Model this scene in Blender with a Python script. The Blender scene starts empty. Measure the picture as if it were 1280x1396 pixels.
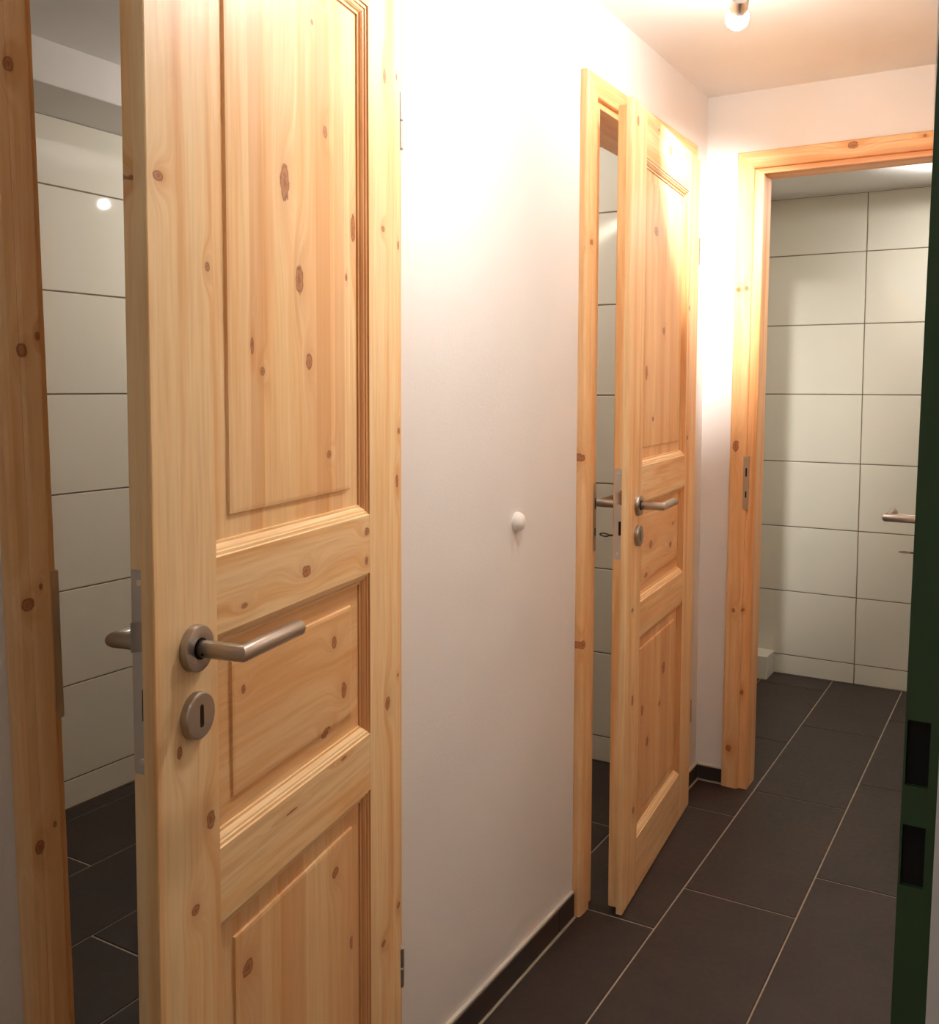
import bpy, bmesh, math, random
from mathutils import Vector, Matrix
random.seed(7)
S = bpy.context.scene
COL = S.collection
PI = math.pi

# ------------------------------------------------------------------ materials
def lin(r, g, b):
    f = lambda c: c / 12.92 if c <= .04045 else ((c + .055) / 1.055) ** 2.4
    return (f(r / 255), f(g / 255), f(b / 255), 1)

class NT:
    def __init__(s, name):
        s.m = bpy.data.materials.new(name); s.m.use_nodes = True
        s.t = s.m.node_tree; s.b = s.t.nodes['Principled BSDF']
    def n(s, typ, **kw):
        x = s.t.nodes.new(typ)
        for k, v in kw.items():
            if k == 'i':
                for a, c in v.items(): s.put(x, a, c)
            else: setattr(x, k, v)
        return x
    def put(s, node, idx, val):
        sock = node.inputs[idx]
        if isinstance(val, bpy.types.NodeSocket): s.t.links.new(val, sock)
        else: sock.default_value = val
    def math(s, op, a, b=0.0, c=0.0, clamp=False):
        x = s.n('ShaderNodeMath', operation=op, use_clamp=clamp)
        s.put(x, 0, a); s.put(x, 1, b)
        if op in ('MULTIPLY_ADD', 'SMOOTH_MIN', 'WRAP'): s.put(x, 2, c)
        return x.outputs[0]
    def mix(s, fac, a, b, blend='MIX'):
        x = s.n('ShaderNodeMix', data_type='RGBA', blend_type=blend)
        s.put(x, 0, fac); s.put(x, 6, a); s.put(x, 7, b)
        return x.outputs[2]
    def ramp(s, fac, stops, interp='LINEAR'):
        x = s.n('ShaderNodeValToRGB'); cr = x.color_ramp; cr.interpolation = interp
        while len(cr.elements) > 1: cr.elements.remove(cr.elements[-1])
        cr.elements[0].position = stops[0][0]; cr.elements[0].color = stops[0][1]
        for p, c in stops[1:]:
            e = cr.elements.new(p); e.color = c
        s.put(x, 0, fac); return x.outputs[0]
    def noise(s, vec, scale, detail=3, rough=.5, dist=0):
        x = s.n('ShaderNodeTexNoise')
        s.put(x, 'Vector', vec); s.put(x, 'Scale', scale); s.put(x, 'Detail', detail); s.put(x, 'Roughness', rough); s.put(x, 'Distortion', dist)
        return x.outputs[0]
    def bump(s, h, strength, dist=.001):
        x = s.n('ShaderNodeBump'); s.put(x, 'Strength', strength); s.put(x, 'Distance', dist); s.put(x, 'Height', h)
        s.t.links.new(x.outputs[0], s.b.inputs['Normal'])

def plain(name, col, rough=.5, metal=0, spec=.5):
    k = NT(name); k.b.inputs['Base Color'].default_value = col
    k.b.inputs['Roughness'].default_value = rough; k.b.inputs['Metallic'].default_value = metal
    k.b.inputs['Specular IOR Level'].default_value = spec
    return k.m

def pine(name, grain='z', stave=.0, knots=(), seed=0.0, red=0.0, staves=None, rough=.42):
    """clear lacquered pine; grain runs along local z or x; knots = (x, z, rx, rz)"""
    k = NT(name)
    tc = k.n('ShaderNodeTexCoord'); sp = k.n('ShaderNodeSeparateXYZ'); k.put(sp, 0, tc.outputs['Object'])
    X, Y, Z = sp.outputs
    if grain == 'z': A, C = Z, X          # along, across
    else: A, C = X, Z
    C2 = k.math('MULTIPLY_ADD', Y, .83, C)
    phase = None; mask = None; halo = None
    for (kx, kz, rx, rz) in knots:
        dx = k.math('MULTIPLY', k.math('SUBTRACT', X, kx), 1.0 / rx)
        dz = k.math('MULTIPLY', k.math('SUBTRACT', Z, kz), 1.0 / rz)
        d2 = k.math('ADD', k.math('MULTIPLY', dx, dx), k.math('MULTIPLY', dz, dz))
        # halo, stretched along the grain
        sa, sc = (.28, .5) if grain == 'z' else (.5, .28)
        hz = k.math('MULTIPLY', dz, sa); hx = k.math('MULTIPLY', dx, sc)
        h2 = k.math('ADD', k.math('MULTIPLY', hx, hx), k.math('MULTIPLY', hz, hz))
        g = k.math('EXPONENT', k.math('MULTIPLY', h2, -1.0))
        halo = g if halo is None else k.math('MAXIMUM', halo, g)
        mask = d2 if mask is None else k.math('MINIMUM', mask, d2)
    # combined texture vector stretched along the grain
    cv = k.n('ShaderNodeCombineXYZ')
    cc = C2 if halo is None else k.math('MULTIPLY_ADD', halo, .03, C2)
    k.put(cv, 0, k.math('ADD', cc, seed)); k.put(cv, 1, seed * 1.7); k.put(cv, 2, k.math('MULTIPLY', A, .045))
    v = cv.outputs[0]
    n1 = k.noise(v, 26, 4, .55, .4)
    n2 = k.noise(v, 150, 2, .6, .2)
    n3 = k.noise(v, 9, 2, .5, .3)
    light = lin(251, 218, 168); mid = lin(246, 200, 142); dark = lin(230, 167, 106)
    if red: light, mid, dark = lin(247, 204, 153), lin(239, 186, 130), lin(218, 151, 97)
    if red == 2: light, mid, dark = lin(222, 168, 116), lin(204, 142, 90), lin(178, 112, 66)
    col = k.ramp(n1, [(.28, dark), (.42, mid), (.56, light), (.72, mid)])
    col = k.mix(k.math('MULTIPLY', k.ramp(n2, [(.42, (0, 0, 0, 1)), (.66, (1, 1, 1, 1))]), .28 if grain == 'z' else .42), col, lin(214, 160, 104))
    col = k.mix(k.math('MULTIPLY', k.ramp(n3, [(.5, (0, 0, 0, 1)), (.7, (1, 1, 1, 1))]), .35), col, lin(230, 174, 122))
    if staves:
        lo, hi = staves[0][0], staves[-1][0]
        f = k.math('MULTIPLY', k.math('SUBTRACT', C, lo), 1.0 / (hi - lo))
        rg = k.ramp(f, [((p - lo) / (hi - lo), (t, t, t, 1)) for p, t in staves], 'CONSTANT')
        col = k.mix(rg, col, lin(220, 156, 100))
    elif stave:
        q = k.math('FLOOR', k.math('MULTIPLY', k.math('ADD', C, seed), 1 / stave))
        wn = k.n('ShaderNodeTexWhiteNoise', noise_dimensions='1D'); k.put(wn, 'W', q)
        col = k.mix(k.math('MULTIPLY', wn.outputs[0], .55), col, lin(222, 160, 104))
    if knots:
        wob = k.math('MULTIPLY_ADD', k.noise(tc.outputs['Object'], 110, 3), 1.3, -.62)
        mk = k.math('ADD', mask, wob)
        hl = k.math('MULTIPLY', k.math('POWER', halo, 1.6), .34)
        col = k.mix(hl, col, lin(200, 134, 84))
        kn = k.ramp(mk, [(0, (.9, .9, .9, 1)), (.72, (.85, .85, .85, 1)), (1.0, (0, 0, 0, 1))])
        ringn = k.noise(tc.outputs['Object'], 420, 2)
        kc = k.ramp(k.math('ADD', mk, k.math('MULTIPLY_ADD', ringn, .5, -.25)), [(0, lin(150, 88, 52)), (.30, lin(186, 122, 78)), (.52, lin(164, 96, 56)), (.74, lin(126, 66, 36)), (.95, lin(150, 86, 50))])
        col = k.mix(kn, col, kc)
    k.put(k.b, 'Base Color', col)
    k.b.inputs['Roughness'].default_value = rough
    k.b.inputs['Specular IOR Level'].default_value = .35
    k.bump(n2, .12, .0008)
    return k.m

def plaster(name, col):
    k = NT(name); tc = k.n('ShaderNodeTexCoord')
    n = k.noise(tc.outputs['Object'], 3.5, 4); n2 = k.noise(tc.outputs['Object'], 160, 3)
    k.put(k.b, 'Base Color', k.mix(k.ramp(n, [(.35, (0, 0, 0, 1)), (.7, (1, 1, 1, 1))]), col, tuple(c * .965 for c in col[:3]) + (1,)))
    k.b.inputs['Roughness'].default_value = .85; k.b.inputs['Specular IOR Level'].default_value = .2
    k.bump(k.math('ADD', n2, k.math('MULTIPLY', n, 3)), .18, .002)
    return k.m

def brushed(name, col, rough=.3):
    k = NT(name); tc = k.n('ShaderNodeTexCoord')
    n = k.noise(tc.outputs['Object'], 900, 2)
    k.put(k.b, 'Base Color', col); k.b.inputs['Metallic'].default_value = 1.0
    k.put(k.b, 'Roughness', k.math('MULTIPLY_ADD', n, .14, rough - .07))
    return k.m

def slate(name):
    k = NT(name); tc = k.n('ShaderNodeTexCoord')
    n = k.noise(tc.outputs['Object'], 5, 5, .6); n2 = k.noise(tc.outputs['Object'], 60, 4, .6)
    c = k.ramp(n, [(.3, lin(51, 41, 37)), (.7, lin(65, 52, 46))])
    c = k.mix(k.math('MULTIPLY', n2, .35), c, lin(42, 35, 32))
    k.put(k.b, 'Base Color', c); k.put(k.b, 'Roughness', k.math('MULTIPLY_ADD', n2, .2, .42))
    k.b.inputs['Specular IOR Level'].default_value = .35
    k.bump(n2, .15, .001)
    return k.m

def glow(name, col, strength):
    k = NT(name); k.b.inputs['Base Color'].default_value = (.9, .9, .9, 1)
    k.b.inputs['Emission Color'].default_value = col; k.b.inputs['Emission Strength'].default_value = strength
    return k.m

WARM = (1.0, .965, .905)
M = dict(
    wall=plaster('white plaster', lin(238, 234, 231)),
    ceil=plaster('ceiling plaster', lin(240, 238, 236)),
    tile=plain('white wall tile', lin(226, 222, 208), .035, 0, .5),
    grout=plain('wall grout', lin(132, 116, 96), .9),
    slate=slate('anthracite floor tile'),
    fgrout=plain('floor grout', lin(176, 162, 144), .9),
    skirt=plain('anthracite skirting tile', lin(62, 52, 48), .45),
    caulk=plain('caulk', lin(214, 204, 192), .8),
    steel=brushed('brushed steel', (.80, .73, .66, 1), .33),
    plate=brushed('lock plate steel', (.62, .58, .54, 1), .42),
    dark=plain('dark recess', (.006, .004, .003, 1), .9),
    brass=plain('key metal', (.14, .10, .07, 1), .4, 1),
    white=plain('white plastic', lin(244, 240, 234), .3),
    chrome=brushed('satin nickel', (.74, .70, .66, 1), .3),
    green=plain('green gloss paint', lin(44, 74, 38), .42),
)

# ------------------------------------------------------------------ mesh helpers
def box(bm, x0, x1, y0, y1, z0, z1, bev=0, mat=0, seg=2):
    r = bmesh.ops.create_cube(bm, size=1)
    vs = r['verts']
    for v in vs:
        v.co = Vector((x0 if v.co.x < 0 else x1, y0 if v.co.y < 0 else y1, z0 if v.co.z < 0 else z1))
    fs = set(f for v in vs for f in v.link_faces)
    for f in fs: f.material_index = mat
    if bev:
        es = list(set(e for v in vs for e in v.link_edges))
        bmesh.ops.bevel(bm, geom=es, offset=bev, segments=seg, affect='EDGES', profile=.6, material=mat)

def prism(bm, pts, z0, z1, mat=0, axis='z'):
    """closed outline pts extruded along axis (z: pts = (x, y); x: pts = (y, z))"""
    mk = (lambda p, t: (p[0], p[1], t)) if axis == 'z' else (lambda p, t: (t, p[0], p[1]))
    a = [bm.verts.new(mk(p, z0)) for p in pts]; b = [bm.verts.new(mk(p, z1)) for p in pts]
    n = len(pts); fs = [bm.faces.new(a), bm.faces.new(b)]
    for i in range(n): fs.append(bm.faces.new((a[i], a[(i + 1) % n], b[(i + 1) % n], b[i])))
    for f in fs: f.material_index = mat

def frame_loft(bm, rect, prof, closed=True, mats=(0, 1), sides=None):
    """sweep prof [(inset, y)] round the rectangle (x0, x1, z0, z1) with mitred corners; mats = (vertical, horizontal);
    sides = inset multipliers (left, right, head)"""
    x0, x1, z0, z1 = rect; L, R, T = sides or (1, 1, 1)
    rings = []
    for (w, y) in prof:
        if closed: rings.append([(x0 + w, y, z0 + w), (x0 + w, y, z1 - w), (x1 - w, y, z1 - w), (x1 - w, y, z0 + w)])
        else:
            wl, wr, wt = (f(w) if callable(f) else f * w for f in (L, R, T))
            rings.append([(x0 + wl, y, z0), (x0 + wl, y, z1 - wt), (x1 - wr, y, z1 - wt), (x1 - wr, y, z0)])
    n = 4 if closed else 3
    vs = [[bm.verts.new(p) for p in r] for r in rings]
    for i in range(len(vs) - 1):
        for j in range(n):
            q = (j + 1) % 4
            f = bm.faces.new((vs[i][j], vs[i][q], vs[i + 1][q], vs[i + 1][j]))
            f.material_index = mats[j % 2]
    return vs

def lathe(bm, prof, c, axis='y', n=32, mat=0, smooth=True):
    """prof = [(radius, along)] spun about the axis through c"""
    rings = []
    for (r, t) in prof:
        ring = []
        for i in range(n):
            a = 2 * PI * i / n; p, q = r * math.cos(a), r * math.sin(a)
            co = {'y': (p, t, q), 'x': (t, p, q), 'z': (p, q, t)}[axis]
            ring.append(bm.verts.new(Vector(c) + Vector(co)))
        rings.append(ring)
    for a, b in zip(rings, rings[1:]):
        for i in range(n):
            f = bm.faces.new((a[i], a[(i + 1) % n], b[(i + 1) % n], b[i])); f.smooth = smooth; f.material_index = mat
    for r, ring in ((prof[0][0], rings[0]), (prof[-1][0], rings[-1])):
        if r > 1e-5:
            f = bm.faces.new(ring); f.material_index = mat

def tube(bm, pts, r, n=20, cap=.004, mat=0):
    """round bar along pts with mitred corners and rounded end caps"""
    P = [Vector(p) for p in pts]
    d = [(P[i + 1] - P[i]).normalized() for i in range(len(P) - 1)]
    up = Vector((0, 0, 1)) if abs(d[0].z) < .9 else Vector((1, 0, 0))
    u = d[0].cross(up).normalized(); w = u.cross(d[0]).normalized()
    circ = [(math.cos(2 * PI * i / n), math.sin(2 * PI * i / n)) for i in range(n)]
    rings = []
    def ring(c, rad): return [bm.verts.new(c + (u * a + w * b) * rad) for a, b in circ]
    if cap:
        rings.append(ring(P[0], r - cap)); rings.append(ring(P[0] + d[0] * cap * .3, r - cap * .3)); rings.append(ring(P[0] + d[0] * cap, r))
    else: rings.append(ring(P[0], r))
    for k in range(1, len(P) - 1):
        nrm = (d[k - 1] + d[k]).normalized()
        co = []
        for a, b in circ:
            o = P[k - 1] + (u * a + w * b) * r
            t = (P[k] - o).dot(nrm) / d[k - 1].dot(nrm); co.append(o + d[k - 1] * t)
        rings.append([bm.verts.new(c) for c in co])
        q = d[k - 1].rotation_difference(d[k]); u = q @ u; w = q @ w
    e = d[-1]
    if cap:
        rings.append(ring(P[-1] - e * cap, r)); rings.append(ring(P[-1] - e * cap * .3, r - cap * .3)); rings.append(ring(P[-1], r - cap))
    else: rings.append(ring(P[-1], r))
    for a, b in zip(rings, rings[1:]):
        for i in range(n):
            f = bm.faces.new((a[i], a[(i + 1) % n], b[(i + 1) % n], b[i])); f.smooth = True; f.material_index = mat
    for rg in (rings[0], rings[-1]):
        bm.faces.new(rg).material_index = mat

def obj(name, bm, mats, parent=None, loc=None, smooth_angle=True):
    bmesh.ops.recalc_face_normals(bm, faces=bm.faces)
    me = bpy.data.meshes.new(name); bm.to_mesh(me); bm.free()
    for m in (mats if isinstance(mats, (list, tuple)) else [mats]): me.materials.append(m)
    o = bpy.data.objects.new(name, me); COL.objects.link(o)
    if parent: o.parent = parent
    if loc: o.location = loc
    if any(p.use_smooth for p in me.polygons):
        for e in me.edges: pass
        try: me.set_sharp_from_angle(angle=math.radians(35))
        except Exception: pass
    return o

def tag(o, label, cat, kind=None, group=None):
    o['label'] = label; o['category'] = cat
    if kind: o['kind'] = kind
    if group: o['group'] = group
    return o

def empty(name, loc, rz, label, cat, kind=None, group=None):
    o = bpy.data.objects.new(name, None); COL.objects.link(o)
    o.empty_display_size = .1
    o.location = loc; o.rotation_euler = (0, 0, rz)
    return tag(o, label, cat, kind, group)

def struct(name, bm, mats, label, cat, parent=None):
    return tag(obj(name, bm, mats, parent), label, cat, 'structure')

# ------------------------------------------------------------------ dimensions (metres)
H = 2.237            # corridor ceiling
YE = 3.12            # end wall
T = .12              # wall thickness
D1 = dict(y=.640, w=.725)    # first door frame, outer
D2 = dict(y=2.128, w=.837)
XB = -1.59           # tiled wall of the side room
YB = 3.088           # tiled far wall of the side room
YR = 4.49            # tiled back wall of the far room

# ------------------------------------------------------------------ walls
bm = bmesh.new()
def wl(y0, y1, z0=0, z1=2.3): box(bm, -T, 0, y0, y1, z0, z1)
wl(-.6, .66); wl(.66, 1.34, 2.03); wl(1.34, 2.15); wl(2.15, 2.94, 2.03); wl(2.94, YE)
struct('wall_left', bm, M['wall'], 'white plastered wall on the left carrying two pine doors', 'wall')
bm = bmesh.new()
box(bm, -T, .135, YE, YE + .1, 0, 2.3); box(bm, .135, .785, YE, YE + .1, 2.03, 2.3); box(bm, .785, 1.3, YE, YE + .1, 0, 2.3)
struct('wall_end', bm, M['wall'], 'white plastered wall at the corridor end around the open doorway', 'wall')
bm = bmesh.new(); box(bm, .86, .98, 1.05, YE, 0, 2.3); box(bm, .98, 1.26, 1.05, 1.17, 0, 2.3); box(bm, 1.14, 1.26, .67, 1.05, 0, 2.3)
struct('wall_right', bm, M['wall'], 'white plastered wall on the right behind the green door jamb', 'wall')
bm = bmesh.new()
box(bm, 0, 1.14, -.6, 3.12, H, 2.3)
struct('ceiling', bm, M['ceil'], 'white corridor ceiling above the lamp', 'ceiling')
bm = bmesh.new(); box(bm, XB - .1, -T, -.1, YB + .1, 2.215, 2.3)
struct('ceiling_side', bm, M['ceil'], 'white ceiling of the tiled room behind the left doors', 'ceiling')
bm = bmesh.new(); box(bm, -.3, 1.9, YE + .1, YR + .1, 2.155, 2.3)
struct('ceiling_far', bm, M['ceil'], 'brightly lit white ceiling of the tiled far room', 'ceiling')
bm = bmesh.new(); box(bm, -.0, 2.0, -.72, -.6, 0, 2.3)
struct('wall_back', bm, M['wall'], 'white wall behind the photographer', 'wall')

# bulkhead above the tiles of the side room
bm = bmesh.new(); box(bm, XB, -1.33, -.1, YB, 2.10, 2.215, .004)
struct('trim_5', bm, M['ceil'], 'white boxed bulkhead along the ceiling above the side room tiles', 'bulkhead')

ROWS = [0.0, .090, .386, .682, .978, 1.281, 1.588, 1.898, 2.195]
def tile_wall(name, along0, along1, joints, place, top, label, rows=ROWS, g=.0022, extra=None):
    """place(a, d, z) -> xyz with d = depth behind the tile face"""
    bm = bmesh.new()
    def slab(a0, a1, d0, d1, z0, z1, mat, bev=0):
        p = [place(a0, d0, z0), place(a1, d1, z1)]
        lo = [min(p[0][i], p[1][i]) for i in range(3)]; hi = [max(p[0][i], p[1][i]) for i in range(3)]
        box(bm, lo[0], hi[0], lo[1], hi[1], lo[2], hi[2], bev, mat, 1)
    slab(along0, along1, .003, .06, 0, 2.3, 1)
    js = [along0] + [j for j in joints if along0 < j < along1] + [along1]
    for a0, a1 in zip(js, js[1:]):
        for z0, z1 in zip(rows, rows[1:]):
            if z0 >= top: continue
            slab(a0 + g, a1 - g, 0, .02, z0 + g, min(z1, top) - g, 0, .0012)
    if top < 2.2: slab(along0, along1, .001, .02, top, 2.3, 2)
    return struct(name, bm, [M['tile'], M['grout'], M['wall']], label, 'tiled wall')
tile_wall('wall_side_back', -.1, YB, [.50, 1.10, 1.70, 2.30, 2.90], lambda a, d, z: (XB - d, a, z), 2.10,
          'white tiled wall seen through the gap of the first left door')
tile_wall('wall_side_far', XB, -T, [-.72, -1.32], lambda a, d, z: (a, YB + d, z), 2.12,
          'white tiled wall seen through the narrow gap of the second left door')
tile_wall('wall_far_back', -.3, 1.9, [-.315, .285, .885, 1.485], lambda a, d, z: (a, YR + d, z), 2.15,
          'white tiled back wall seen through the open end doorway')
tile_wall('wall_far_right', YE + .1, YR, [3.8], lambda a, d, z: (1.9 + d, a, z), 2.15,
          'white tiled right side wall of the far room')
tile_wall('wall_far_left', YE + .1, YR, [3.8], lambda a, d, z: (-.16 - d, a, z), 2.15,
          'white tiled left side wall of the far room beside the door frame')
bm = bmesh.new(); box(bm, XB, -T, -.2, -.1, 0, 2.3)
struct('wall_side_near', bm, M['wall'], 'white near wall of the side room', 'wall')
bm = bmesh.new(); box(bm, -.16, -.062, 4.352, YR, 0, .105, .003)
struct('trim_6', bm, M['tile'], 'low white pipe boxing in the back left corner of the far room', 'pipe boxing')

# ------------------------------------------------------------------ floor
bm = bmesh.new()
box(bm, XB - .1, 2.0, -.7, YR + .1, -.06, -.0025, 0, 1)
xA, cw, tl = .1957, .2860, .7144
off = {0: .035, 1: .258, 2: .492}
for c in range(-7, 7):
    x0 = xA + (c - 1) * cw; x1 = x0 + cw
    if x1 < XB or x0 > 1.95: continue
    o = off[c % 3]
    y = o - tl * 2
    while y < YR:
        a, b = max(y, -.7), min(y + tl, YR)
        if b - a > .02: box(bm, max(x0, XB) + .002, min(x1, 1.98) - .002, a + .0028, b - .0028, -.02, 0, .0015, 0, 1)
        y += tl
struct('floor', bm, [M['slate'], M['fgrout']], 'anthracite rectangular floor tiles with pale grout lines', 'floor')

# skirting tiles (left wall pieces, end wall piece)
def skirting(name, a, b, place, h, label, cuts=()):
    bm = bmesh.new()
    def slab(a0, a1, d0, d1, z0, z1, mat, bev=0):
        p = [place(a0, d0), place(a1, d1)]
        box(bm, min(p[0][0], p[1][0]), max(p[0][0], p[1][0]), min(p[0][1], p[1][1]), max(p[0][1], p[1][1]), z0, z1, bev, mat, 1)
    js = [a] + list(cuts) + [b]
    for p, q in zip(js, js[1:]): slab(p + .0012, q - .0012, 0, .010, .005, h, 0, .0012)
    slab(a, b, 0, .0140, -.001, .0030, 1)
    slab(a, b, 0, .0075, h - .001, h + .005, 2)
    return struct(name, bm, [M['skirt'], M['fgrout'], M['caulk']], label, 'skirting')
skirting('baseboard_left', 1.372, 2.122, lambda a, d: (d, a), .062, 'dark tile skirting along the left wall between the two doors', [2.035])
skirting('baseboard_left_far', 2.975, YE - .001, lambda a, d: (d, a), .050, 'short dark skirting tile beyond the second door')
skirting('baseboard_end', .011, .096, lambda a, d: (a, YE - d), .050, 'small dark skirting tile in the far corner beside the end door frame')

# ------------------------------------------------------------------ door frames
def door_frame(name, loc, rz, W, top, ledge_l, ledge_h, depth, label, knots, strike, seed, casing=.055, plain_strike=False, strike_x=0, lean=0, z0=0):
    root = empty(name, loc, rz, label, 'door frame', 'structure')
    mv = pine('pine frame upright ' + name, 'z', 0, knots, seed, red=1)
    mh = pine('pine frame head ' + name, 'x', 0, [k for k in knots if k[1] > 1.95], seed + 3.3, red=1)
    def tilt(bm):                       # the latch-side upright stands slightly out of plumb
        for v in bm.verts:
            if v.co.x < W / 2: v.co.x += lean * (z0 - v.co.z)
    bm = bmesh.new()
    c = casing
    prof = [(0, 0), (0, -.014), (.002, -.0180), (.006, -.0205), (.0175, -.0212), (.0185, -.0206), (.0195, -.0212), (.023, -.022), (c - .004, -.022),
            (c - .001, -.0205), (c, -.018), (c, .004)]
    frame_loft(bm, (0, W, 0, top), prof, False)
    tilt(bm); obj('casing', bm, [mv, mh], root)
    bm = bmesh.new()
    ins = lambda l: (lambda w: c + w * l)
    prof = [(0, -.010), (.93, -.010), (1, -.007), (1, depth), (0, depth + .0), (0, -.010)]
    frame_loft(bm, (0, W, 0, top), prof, False, sides=(ins(ledge_l), ins(.030), ins(ledge_h)))
    # casing on the room side
    prof = [(1.0, depth), (1.0, depth + .018), (-1.0, depth + .018), (-1.0, depth)]
    frame_loft(bm, (0, W, 0, top), prof, False, sides=(lambda w: c + w * ledge_l * .8 if w > 0 else 0, lambda w: c + w * .024 if w > 0 else 0, lambda w: c + w * ledge_h * .8 if w > 0 else 0))
    tilt(bm); obj('lining', bm, [mv, mh], root)
    if strike:
        z0, z1 = strike
        e = c + ledge_l
        bm = bmesh.new()
        if not plain_strike and strike_x: e = strike_x
        yf = -.0225 if e < c + .001 else -.0110
        box(bm, e - .016, e + .0010, yf, yf + .004, z0, z1, .0008)
        box(bm, e - .002, e + .0012, yf + .001, yf + .022, z0, z1, .0006)
        tilt(bm); sp = obj('strike_plate', bm, M['plate'], root)
        bm = bmesh.new()
        if not plain_strike:
            for (s0, s1) in ((.62, .78), (.22, .34)):
                box(bm, e - .0075, e - .0030, yf - .0004, yf + .012, z0 + (z1 - z0) * s0, z0 + (z1 - z0) * s1)
            obj('latch_hole', bm, M['dark'], sp)
    return root

FK1 = [(0.01, 1.344, 0.007, 0.009), (0.029, 1.36, 0.004, 0.005), (0.003, 1.64, 0.006, 0.009), (0.01, 1.07, 0.008, 0.008), (0.025, 1.087, 0.0025, 0.004), (0.016, 0.797, 0.006, 0.009), (0.035, 0.816, 0.003, 0.004), (-0.016, 0.811, 0.002, 0.002)]
FK2 = [(0.025, 1.652, 0.0098, 0.0072), (-0.007, 1.139, 0.014, 0.012), (0.005, 0.683, 0.0126, 0.0104)]
FK3 = [(0.013, 1.619, 0.008, 0.009), (0.039, 1.622, 0.007, 0.009), (0.015, 1.122, 0.011, 0.02), (0.019, 0.589, 0.006, 0.008), (0.047, 0.592, 0.005, 0.005), (0.012, 0.13, 0.010, 0.012), (0.049, 0.32, 0.005, 0.010), (0.345, 2.03, 0.016, 0.013), (0.539, 2.033, 0.006, 0.005)]
door_frame('trim_1', (0, D1['y'], 0), PI / 2, D1['w'], 2.05, .013, .017, T, 'shaded pine door frame at the far left around the nearest door', FK1, (.93, 1.10), 1.1, plain_strike=True, casing=.045, lean=.0216, z0=.847)
door_frame('trim_2', (0, D2['y'], 0), PI / 2, D2['w'], 2.052, .041, .017, T, 'pine door frame of the second door on the left wall', FK2, (.90, 1.07), 2.3)
door_frame('trim_3', (.103, YE, 0), 0, .717, 2.048, .028, .017, .085, 'pine door frame in the end wall around the open doorway', FK3, (.92, 1.09), 4.7, strike_x=.0555, lean=-.006, z0=2.0)

# ------------------------------------------------------------------ door leaves
VB, V4, V3, V2, V1, VT, TOP = .1484, .6752, .7646, 1.0196, 1.110, 1.8736, 1.987
LIP, REB, TH, ZB = .013, .0150, .040, .006
VH, VK, VL = 1.0165, .9405, 1.041

def lever(root, u, sgn, VH=VH, VK=VK, reach=.060):
    """rose + lever + escutcheon on the front (sgn=-1) or back (sgn=+1) face"""
    y0 = 0 if sgn < 0 else TH
    s = sgn
    bm = bmesh.new()
    lathe(bm, [(.0262, y0), (.0262, y0 + s * .0075), (.0255, y0 + s * .0092), (.0240, y0 + s * .0098), (.0125, y0 + s * .0098), (.0118, y0 + s * .0088)], (u, 0, VH), 'y', 40)
    rose = obj('handle_rose', bm, M['steel'], root)
    bm = bmesh.new()
    r = .0098
    tube(bm, [(u, y0 + s * .0075, VH), (u, y0 + s * reach, VH), (u + .124, y0 + s * reach, VH)], r, 24, .003)
    lv = obj('door_handle', bm, M['steel'], root)
    bm = bmesh.new()
    lathe(bm, [(.0016, -.0002), (.0016, -.0006)], (u - .0092, y0 + s * .018, VH - .0036), 'x', 10)
    lathe(bm, [(.0119, y0 + s * .0092), (.0119, y0 + s * .0108), (.0100, y0 + s * .0112)], (u, 0, VH), 'y', 28)
    obj('set_screw', bm, M['dark'], lv)
    # escutcheon with a real slot
    bm = bmesh.new()
    N = 48; cy = VK
    def cap(i):
        a = 2 * PI * i / N; c, q = math.cos(a), math.sin(a)
        return (.0036 * c, (.0095 if q > 0.02 else -.0095 if q < -.02 else 0) + .0036 * q)
    rings = []
    for (rad, y) in ((.0262, y0), (.0262, y0 + s * .0075), (.0255, y0 + s * .0092), (.0240, y0 + s * .0098)):
        rings.append([bm.verts.new((u + rad * math.cos(2 * PI * i / N), y, cy + rad * math.sin(2 * PI * i / N))) for i in range(N)])
    for y in (y0 + s * .0098, y0 + s * .001):
        rings.append([bm.verts.new((u + cap(i)[0], y, cy + cap(i)[1])) for i in range(N)])
    for a, b in zip(rings, rings[1:]):
        for i in range(N): bm.faces.new((a[i], a[(i + 1) % N], b[(i + 1) % N], b[i]))
    es = obj('keyhole_escutcheon', bm, M['steel'], root)
    bm = bmesh.new(); box(bm, u - .0045, u + .0045, min(y0 + s * .0006, y0 + s * .0016), max(y0 + s * .0006, y0 + s * .0016), cy - .0135, cy + .0135)
    obj('keyhole', bm, M['dark'], es)
    return rose

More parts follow.
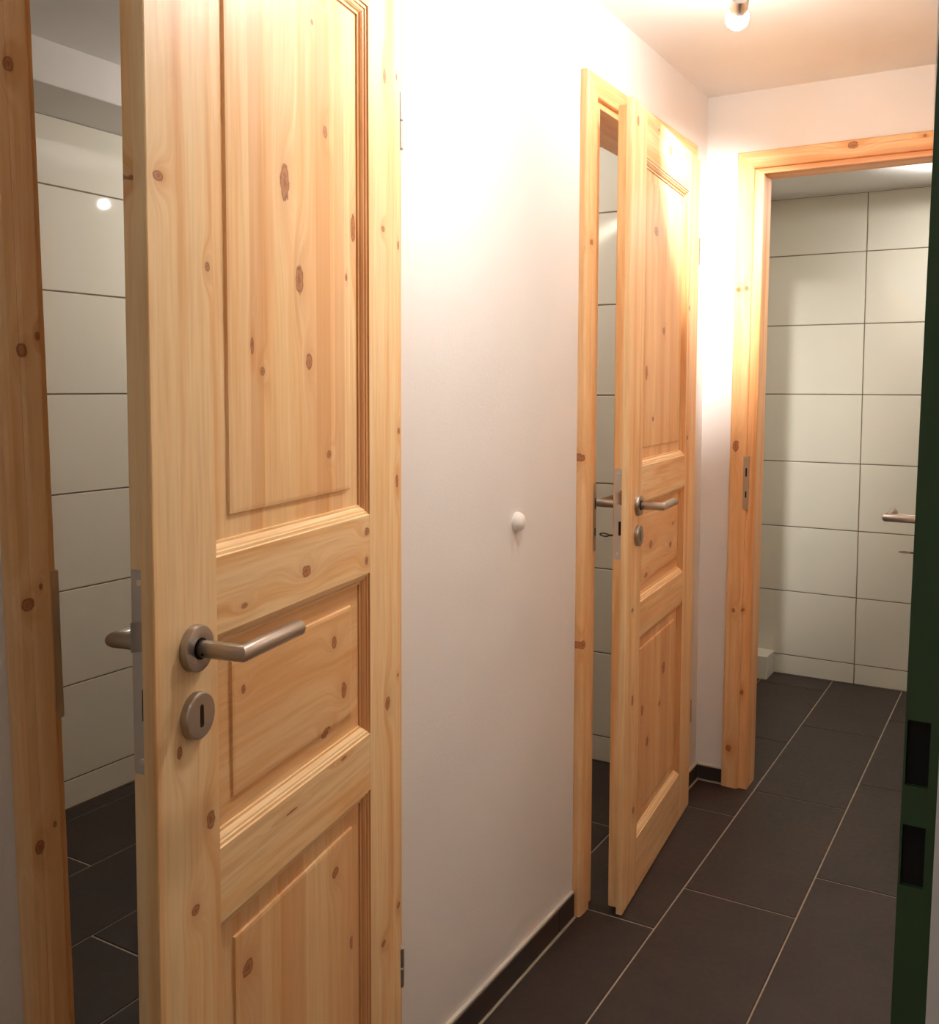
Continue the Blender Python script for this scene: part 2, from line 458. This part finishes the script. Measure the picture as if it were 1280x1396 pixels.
def leaf(name, loc, rz, W, u1, u2, label, K, seed, hinges, staves_u=None, staves_l=None, drop=0.0, reach=.063, uh=.068):
    root = empty(name, loc, rz, label, 'door', 'structure')
    mats = {}
    def pm(key, grain, **kw): return pine('%s %s' % (name, key), grain, knots=K.get(key, ()), seed=seed + len(key) * .73 + sum(map(ord, key)) * .011, **kw)
    r = .0022
    # stiles
    def stile(key, flip):
        bm = bmesh.new()
        o = (lambda u: u) if not flip else (lambda u: W - u)
        w = u1 if not flip else W - u2
        prism(bm, [(o(0), REB), (o(0), r), (o(r * .3), r * .3), (o(r), 0), (o(w), 0), (o(w), REB)], ZB, TOP)
        prism(bm, [(o(LIP), REB - .0001), (o(w), REB - .0001), (o(w), TH), (o(LIP + r), TH), (o(LIP), TH - r)], ZB + .010, TOP - LIP)
        return obj('stile', bm, pm(key, 'z'), root)
    s1 = stile('stile_l', False); s2 = stile('stile_r', True)
    # rails
    for key, z0, z1 in (('rail_b', ZB, VB), ('rail_l', V4, V3), ('rail_u', V2, V1), ('rail_t', VT, TOP)):
        bm = bmesh.new()
        e = .0003
        if key == 'rail_t':
            box(bm, u1, u2, e, REB, z0, z1); box(bm, u1, u2, REB - .0001, TH - e, z0, TOP - LIP)
        elif key == 'rail_b':
            box(bm, u1, u2, e, REB, z0, z1); box(bm, u1, u2, REB - .0001, TH - e, ZB + .010, z1)
        else: box(bm, u1, u2, e, TH - e, z0, z1)
        obj('rail', bm, pm(key, 'x'), root)
    # panels and their mouldings
    mv = pine(name + ' moulding upright', 'z', red=2, seed=seed + 9); mh = pine(name + ' moulding cross', 'x', seed=seed + 6)
    for key, z0, z1, g, st in (('panel_l', VB, V4, 'z', staves_l), ('panel_m', V3, V2, 'x', None), ('panel_u', V1, VT, 'z', staves_u)):
        bm = bmesh.new()
        a0, a1 = u1 + .008, u2 - .008; b0, b1 = z0 + .008, z1 - .008
        ms = .043
        for yy, s in ((.0135, 1), (TH - .0135, -1)):
            rr = frame_loft(bm, (u1, u2, z0, z1), [(.006, yy), (ms, yy), (ms + .0015, yy - s * .0030), (ms + .006, yy - s * .0036)], True, (0, 0))
            bm.faces.new(rr[-1])
        obj('panel', bm, pm(key, g, **(dict(staves=st) if st else dict(stave=.062 if g == 'x' else .048))), root)
        bm = bmesh.new()
        for y, s in ((0, 1), (TH, -1)):
            pf = [(0, .0003), (.0012, .0026), (.0048, .0032), (.0058, .0050), (.0085, .0058), (.0110, .0080), (.0128, .0104), (.0160, .0108), (.0165, .0140)]
            frame_loft(bm, (u1, u2, z0, z1), [(w, y + s * d) for w, d in pf], True)
        obj('moulding', bm, [mv, mh], root)
    # handles on both faces
        lever(root, uh, -1, VH - drop, VK - drop, .063); lever(root, uh, 1, VH - drop, VK - drop, reach)
    # lock: forend plate on the closing edge, latch and bolt
    bm = bmesh.new(); box(bm, LIP - .0012, LIP + .002, .0170, .0370, .890, 1.112, .0006)
    fe = obj('lock_plate', bm, M['plate'], root)
    bm = bmesh.new(); prism(bm, [(LIP - .001, .0200), (LIP - .0015, .0200), (LIP - .0110, .0310), (LIP - .001, .0310)], VL - .016, VL + .016)
    obj('latch_bolt', bm, M['plate'], fe)
    bm = bmesh.new(); box(bm, LIP - .0022, LIP - .001, .0190, .0250, VL - .092, VL - .058)
    box(bm, LIP - .0018, LIP - .001, .0185, .0212, VL - .018, VL + .018)
    obj('bolt_slot', bm, M['dark'], fe)
    bm = bmesh.new()
    for zz in (.904, 1.098): lathe(bm, [(.0036, 0), (.0030, -.0008)], (LIP - .0011, .027, zz), 'x', 14)
    obj('screw', bm, M['steel'], fe)
    # hinge knuckles
    for zc, hh in hinges:
        bm = bmesh.new()
        for k in (0, 1):
            z0 = zc - hh / 2 + k * hh / 2
            lathe(bm, [(.0055, z0 + .0008), (.0065, z0 + .002), (.0065, z0 + hh / 2 - .002), (.0055, z0 + hh / 2 - .0008)], (W + .0065, .004, 0), 'z', 18)
        obj('hinge', bm, M['plate'], root)
    return root

K1 = {'stile_l': [(0.02, 1.523, 0.009, 0.006), (0.104, 1.44, 0.005, 0.006), (0.096, 0.808, 0.009, 0.012), (0.065, 0.717, 0.008, 0.007), (0.04, 0.907, 0.005, 0.008)],
      'panel_u': [(0.290, 1.571, 0.012, 0.026), (0.326, 1.449, 0.011, 0.021), (0.351, 1.341, 0.009, 0.012), (0.232, 1.326, 0.006, 0.006), (0.209, 1.357, 0.004, 0.012), (0.492, 1.542, 0.008, 0.023), (0.400, 1.661, 0.007, 0.009), (0.463, 1.467, 0.004, 0.006), (0.407, 1.21, 0.007, 0.006), (0.365, 1.798, 0.004, 0.004)],
      'stile_r': [(0.577, 1.789, 0.006, 0.012), (0.622, 1.801, 0.004, 0.006), (0.57, 1.553, 0.007, 0.005), (0.628, 1.536, 0.004, 0.008), (0.630, 1.235, 0.006, 0.006), (0.622, 1.153, 0.006, 0.011), (0.584, 0.793, 0.010, 0.013), (0.625, 0.828, 0.004, 0.003), (0.626, 0.431, 0.007, 0.006), (0.566, 0.397, 0.009, 0.006)],
      'rail_u': [(0.322, 1.057, 0.012, 0.009), (0.171, 1.042, 0.007, 0.004), (0.510, 1.085, 0.009, 0.007), (0.508, 1.04, 0.006, 0.007)],
      'panel_m': [(0.419, 0.933, 0.008, 0.010), (0.449, 0.854, 0.009, 0.013), (0.181, 0.935, 0.005, 0.006), (0.395, 0.807, 0.013, 0.009)],
      'rail_l': [(0.429, 0.758, 0.009, 0.003), (0.278, 0.741, 0.015, 0.002)],
      'panel_l': [(0.184, 0.577, 0.013, 0.011), (0.419, 0.587, 0.011, 0.008), (0.472, 0.45, 0.008, 0.012)]}
K2 = {'stile_l': [(0.044, 1.941, 0.01, 0.0144), (0.055, 0.758, 0.01, 0.0058), (0.067, 0.528, 0.01, 0.0158), (0.089, 0.237, 0.01, 0.0094)], 'panel_u': [(0.262, 1.714, 0.022, 0.013), (0.187, 1.345, 0.012, 0.0202), (0.258, 1.225, 0.01, 0.0065), (0.355, 1.461, 0.014, 0.0108)], 'panel_m': [(0.256, 0.893, 0.017, 0.0115), (0.468, 0.862, 0.015, 0.0094), (0.495, 0.919, 0.01, 0.0043), (0.211, 0.818, 0.016, 0.0072)], 'panel_l': [(0.412, 0.519, 0.018, 0.018), (0.25, 0.36, 0.013, 0.0144), (0.373, 0.427, 0.01, 0.0065), (0.195, 0.462, 0.012, 0.0144)], 'stile_r': [(0.61, 1.16, 0.01, 0.0079), (0.605, 1.54, 0.01, 0.0086)], 'rail_t': [(0.238, 1.965, 0.01, 0.0043), (0.362, 1.94, 0.01, 0.013)]}
SU = [(.113, .12), (.205, .55), (.235, .06), (.335, .20), (.372, .62), (.412, .10), (.425, .50), (.455, .08), (.52, .2)]
SL = [(.113, .25), (.165, .45), (.215, .20), (.262, .55), (.330, .12), (.395, .30), (.455, .55), (.53, .2)]

def place_leaf(hx, hy, t, W):
    return (hx + W * math.sin(t), hy - W * math.cos(t), 0), PI / 2 + t
l, rz = place_leaf(.0487, 1.3163, .1903, .637)
leaf('door_1', l, rz, .637, .1132, .5193, 'nearest pine panel door on the left, standing ajar in the foreground', K1, 0.0, ((1.737, .092), (.312, .072)), SU, SL)
l, rz = place_leaf(.0487, 2.8964, .0859, .7176)
leaf('door_2', l, rz, .7176, .1237, .584, 'second pine panel door farther along the left wall, standing ajar', K2, 5.0, ((1.72, .082), (.300, .072)), uh=.085)
TH3 = math.radians(90)
W3 = .660
H3 = (.7740, 3.090)
leaf('door_3', (H3[0] - W3 * math.cos(TH3), H3[1] - W3 * math.sin(TH3), 0), TH3, W3, .1132, .542, 'pine door of the far room folded open behind the green jamb', {}, 8.0, ((1.72, .082), (.300, .072)), drop=.018, reach=.085, uh=.0636)

# keys left in the locks
def key(name, root_loc, rz, label, turn):
    bm = bmesh.new()
    tube(bm, [(0, 0, 0), (0, .030, 0)], .0026, 10, .0005)
    # bow: an oval ring
    N = 22; R1 = (.011, .0085)
    prev = []
    for i in range(N):
        a = 2 * PI * i / N
        cx, cz = math.cos(a), math.sin(a)
        ring = []
        for j in range(8):
            b = 2 * PI * j / 8
            rr = .0023 * math.cos(b)
            p = Vector((( R1[1] + rr) * cz, .030 + R1[0] + (R1[0] + rr) * cx, .0016 * math.sin(b)))
            ring.append(bm.verts.new(p))
        prev.append(ring)
    for i in range(N):
        a, b = prev[i], prev[(i + 1) % N]
        for j in range(8):
            f = bm.faces.new((a[j], a[(j + 1) % 8], b[(j + 1) % 8], b[j])); f.smooth = True
    o = obj(name, bm, M['brass'])
    o.matrix_world = Matrix.Translation(root_loc) @ Matrix.Rotation(rz, 4, 'Z') @ Matrix.Rotation(turn, 4, 'Y')
    tag(o, label, 'key')
    return o
def leaf_pt(loc, rz, u, y, z):
    return Vector(loc) + Matrix.Rotation(rz, 3, 'Z') @ Vector((u, y, z))
l2, rz2 = place_leaf(.0487, 2.8964, .0859, .7176)
key('key', leaf_pt(l2, rz2, .085, TH + .003, VK - .004), rz2, 'small key in the inner side of the second left door', math.radians(35))
l3 = (H3[0] - W3 * math.cos(TH3), H3[1] - W3 * math.sin(TH3), 0)
key('key', leaf_pt(l3, TH3, .0636, TH + .003, VK - .022), TH3, 'small key below the handle of the far room door beside the green jamb', 0)

# ------------------------------------------------------------------ green jamb and the plastered pier it is set in
bm = bmesh.new()
xg = .9045
lean = .0135
def gx(z): return .9015 + (z - .96) * lean - 0
# one continuous jamb face with two strike holes: strips around them
holes = [(1.0965, 1.132), (1.0415, 1.075)]
y0, y1 = .55, .672
def gq(xa, xb, ya, yb, za, zb):
    vs = []
    for z in (za, zb):
        for (x, y) in ((xa, ya), (xb, ya), (xb, yb), (xa, yb)): vs.append(bm.verts.new((gx(z) + x, y, z)))
    for f in ((0, 1, 2, 3), (4, 5, 6, 7), (0, 1, 5, 4), (1, 2, 6, 5), (2, 3, 7, 6), (3, 0, 4, 7)): bm.faces.new([vs[i] for i in f])
gq(.0, .040, y0 + .004, y1, 0, 2.1)
zs = [0, 1.0415, 1.075, 1.0965, 1.132, 2.1]
for i in range(5):
    hole = i in (1, 3)
    if hole:
        gq(0, .0012, y0, y0 + .004, zs[i], zs[i + 1]); gq(.0125, .040, y0, y0 + .004, zs[i], zs[i + 1])
    else: gq(0, .040, y0, y0 + .004, zs[i], zs[i + 1])
bmesh.ops.remove_doubles(bm, verts=bm.verts, dist=1e-6)
gj = tag(obj('trim_4', bm, M['green']), 'dark green painted door jamb with two strike holes at the right edge', 'door jamb', 'structure')
for za, zb in holes:
    bm = bmesh.new()
    gq(.0012, .0125, y0 + .0032, y0 + .0042, za, zb)
    obj('strike_hole', bm, M['dark'], gj)
bm = bmesh.new()
gq(.0180, .24, .535, .549, 0, 2.3)
gq(.040, .24, .549, .672, 0, 2.3)
struct('wall_near', bm, M['wall'], 'white plaster edge right of the green jamb at the picture border', 'wall')

# ------------------------------------------------------------------ door stop on the wall
bm = bmesh.new()
lathe(bm, [(.0215, .0), (.0215, .003), (.0205, .008), (.0175, .013), (.012, .0165), (.006, .018), (.0001, .0184)], (0, 0, 0), 'x', 32)
o = obj('door_stopper', bm, M['white'], None, (.0, 1.82, 1.020))
tag(o, 'round white door stop on the wall between the two left doors', 'door stop')

# ------------------------------------------------------------------ lamps
def bulb_mat(name, watts):
    return glow('lit lamp glass ' + name, WARM + (1,), watts / (PI * .0075))
def lamp_head(root, base, bulb_c, axis, emat, sc=1.0):
    """reflector bulb centred at bulb_c (local), shining along axis; socket behind it, arm up to base"""
    ax = Vector(axis).normalized()
    q = Vector((0, 0, -1)).rotation_difference(ax)
    def put(bm):
        for v in bm.verts: v.co = Vector(bulb_c) + q @ (v.co * sc)
    bm = bmesh.new()
    lathe(bm, [(.0001, -.021), (.010, -.0205), (.018, -.017), (.0235, -.009), (.0250, .0), (.0235, .009), (.0185, .019), (.0140, .028), (.0130, .034)], (0, 0, 0), 'z', 20)
    put(bm); b = obj('bulb', bm, emat, root)
    bm = bmesh.new()
    lathe(bm, [(.0175, .022), (.0195, .024), (.0200, .056), (.0185, .061), (.008, .064)], (0, 0, 0), 'z', 28)
    put(bm); sk = obj('socket', bm, M['chrome'], root)
    bm = bmesh.new()
    top = Vector(bulb_c) + q @ Vector((0, 0, .060 * sc))
    b0 = Vector(base)
    tube(bm, [top, top.lerp(b0, .5) + Vector((.012, 0, .0)), b0], .0042, 12, 0)
    obj('arm', bm, M['chrome'], root)

LX, LY = .345, 1.86
lp = empty('ceiling_lamp', (LX, LY, H), 0, 'ceiling spotlight bar whose lit bulb hangs at the top edge', 'lamp')
bm = bmesh.new(); box(bm, -.022, .022, -.48, .48, -.020, 0, .004)
obj('lamp_bar', bm, M['chrome'], lp)
BASE = Vector((LX, LY, H))
P1 = Vector((.354, 2.168, 2.115)); A1 = Vector((.02, 3.05, 1.70)) - P1
lamp_head(lp, (0, .345, -.018), tuple(P1 - BASE), tuple(A1), bulb_mat('far head', 2.9))
P3 = Vector((.42, 1.50, 2.12)); A3 = Vector((0.06, 1.20, 1.76)) - P3
lamp_head(lp, (0, -.40, -.018), tuple(P3 - BASE), tuple(A3), bulb_mat('near head', 3.4))

def light(name, typ, loc, energy, col=WARM, size=.02, aim=None, cone=60, blend=.6):
    d = bpy.data.lights.new(name, typ); d.energy = energy; d.color = col; d.shadow_soft_size = size
    o = bpy.data.objects.new(name, d); COL.objects.link(o); o.location = loc
    if typ == 'SPOT':
        d.spot_size = math.radians(cone); d.spot_blend = blend
        o.rotation_euler = Vector(aim).to_track_quat('-Z', 'Y').to_euler()
    return o
light('corner_spot_light', 'SPOT', P1 + A1.normalized() * .030, 66, aim=A1, cone=50, blend=1)
light('wall_spot_light', 'SPOT', P3 + A3.normalized() * .030, 8.6, aim=A3, cone=150, blend=1)
light('near_fill_light', 'POINT', (.74, .02, 2.10), 1.0, size=.07)  # added fill with no fixture, brightens the left door frame

# bulbs of the two tiled rooms
def room_lamp(loc, zc, label, axis, watts, cut_ring=None):
    r = empty('ceiling_lamp', (loc[0], loc[1], zc), 0, label, 'lamp')
    bm = bmesh.new(); lathe(bm, [(.035, 0), (.035, -.012), (.030, -.016), (.010, -.018)], (0, 0, 0), 'z', 32)
    obj('lamp_base', bm, M['chrome'], r)
    sc = .62
    lamp_head(r, (0, 0, -.014), (0, 0, loc[2] - zc), axis, bulb_mat('room %.1f' % loc[1], watts / sc ** 2), sc)
    if cut_ring:  # unseen ring added to cut the bulb's light on upper tiles and ceiling
        bm = bmesh.new(); z = loc[2] - zc
        lathe(bm, [(.060, z + cut_ring[0]), (.060, z + cut_ring[1]), (.0615, z + cut_ring[1]), (.0615, z + cut_ring[0]), (.060, z + cut_ring[0])], (0, 0, 0), 'z', 40)
        obj('light_cut_ring', bm, M['chrome'], r)
    return r
R1 = Vector((-.90, 2.62, 2.025)); R3 = Vector((.70, 3.97, 2.045))
room_lamp(R1, 2.215, 'bulb lamp on the ceiling of the tiled side room', (0, 0, -1), 6.8)
room_lamp(R3, 2.155, 'bulb lamp with an added light-blocking ring on the far tiled room ceiling', (0, 0, -1), 13, (-.006, .024))

# ------------------------------------------------------------------ camera
f, px, py = 1320.206, 646.617, 614.635
yaw, pitch, roll = .5295, -.0656, .0039
fw = Vector((-math.sin(yaw) * math.cos(pitch), math.cos(yaw) * math.cos(pitch), math.sin(pitch)))
a = Vector((math.cos(yaw), math.sin(yaw), 0)); u = a.cross(fw)
R = math.cos(roll) * a + math.sin(roll) * u; U = -math.sin(roll) * a + math.cos(roll) * u
cd = bpy.data.cameras.new('camera'); co = bpy.data.objects.new('camera', cd); COL.objects.link(co)
mw = Matrix(((R.x, U.x, -fw.x), (R.y, U.y, -fw.y), (R.z, U.z, -fw.z))).to_4x4()
mw.translation = Vector((.9603, 0, 1.3068)); co.matrix_world = mw
cd.sensor_fit = 'HORIZONTAL'; cd.sensor_width = 36; cd.lens = f / 1280 * 36
cd.shift_x = -(px - 640) / 1280; cd.shift_y = (py - 698) / 1280
cd.clip_start = .01
S.camera = co

w = bpy.data.worlds.new('world'); S.world = w; w.use_nodes = True
w.node_tree.nodes['Background'].inputs[0].default_value = (.9, .7, .5, 1)
w.node_tree.nodes['Background'].inputs[1].default_value = .02
S.view_settings.view_transform = 'Standard'; S.view_settings.look = 'None'
S.view_settings.exposure = 1.06; S.view_settings.gamma = 1.0
try: S.view_settings.use_curve_mapping = False
except Exception: pass
S.cycles.max_bounces = 10; S.cycles.diffuse_bounces = 6
S.cycles.sample_clamp_indirect = 6
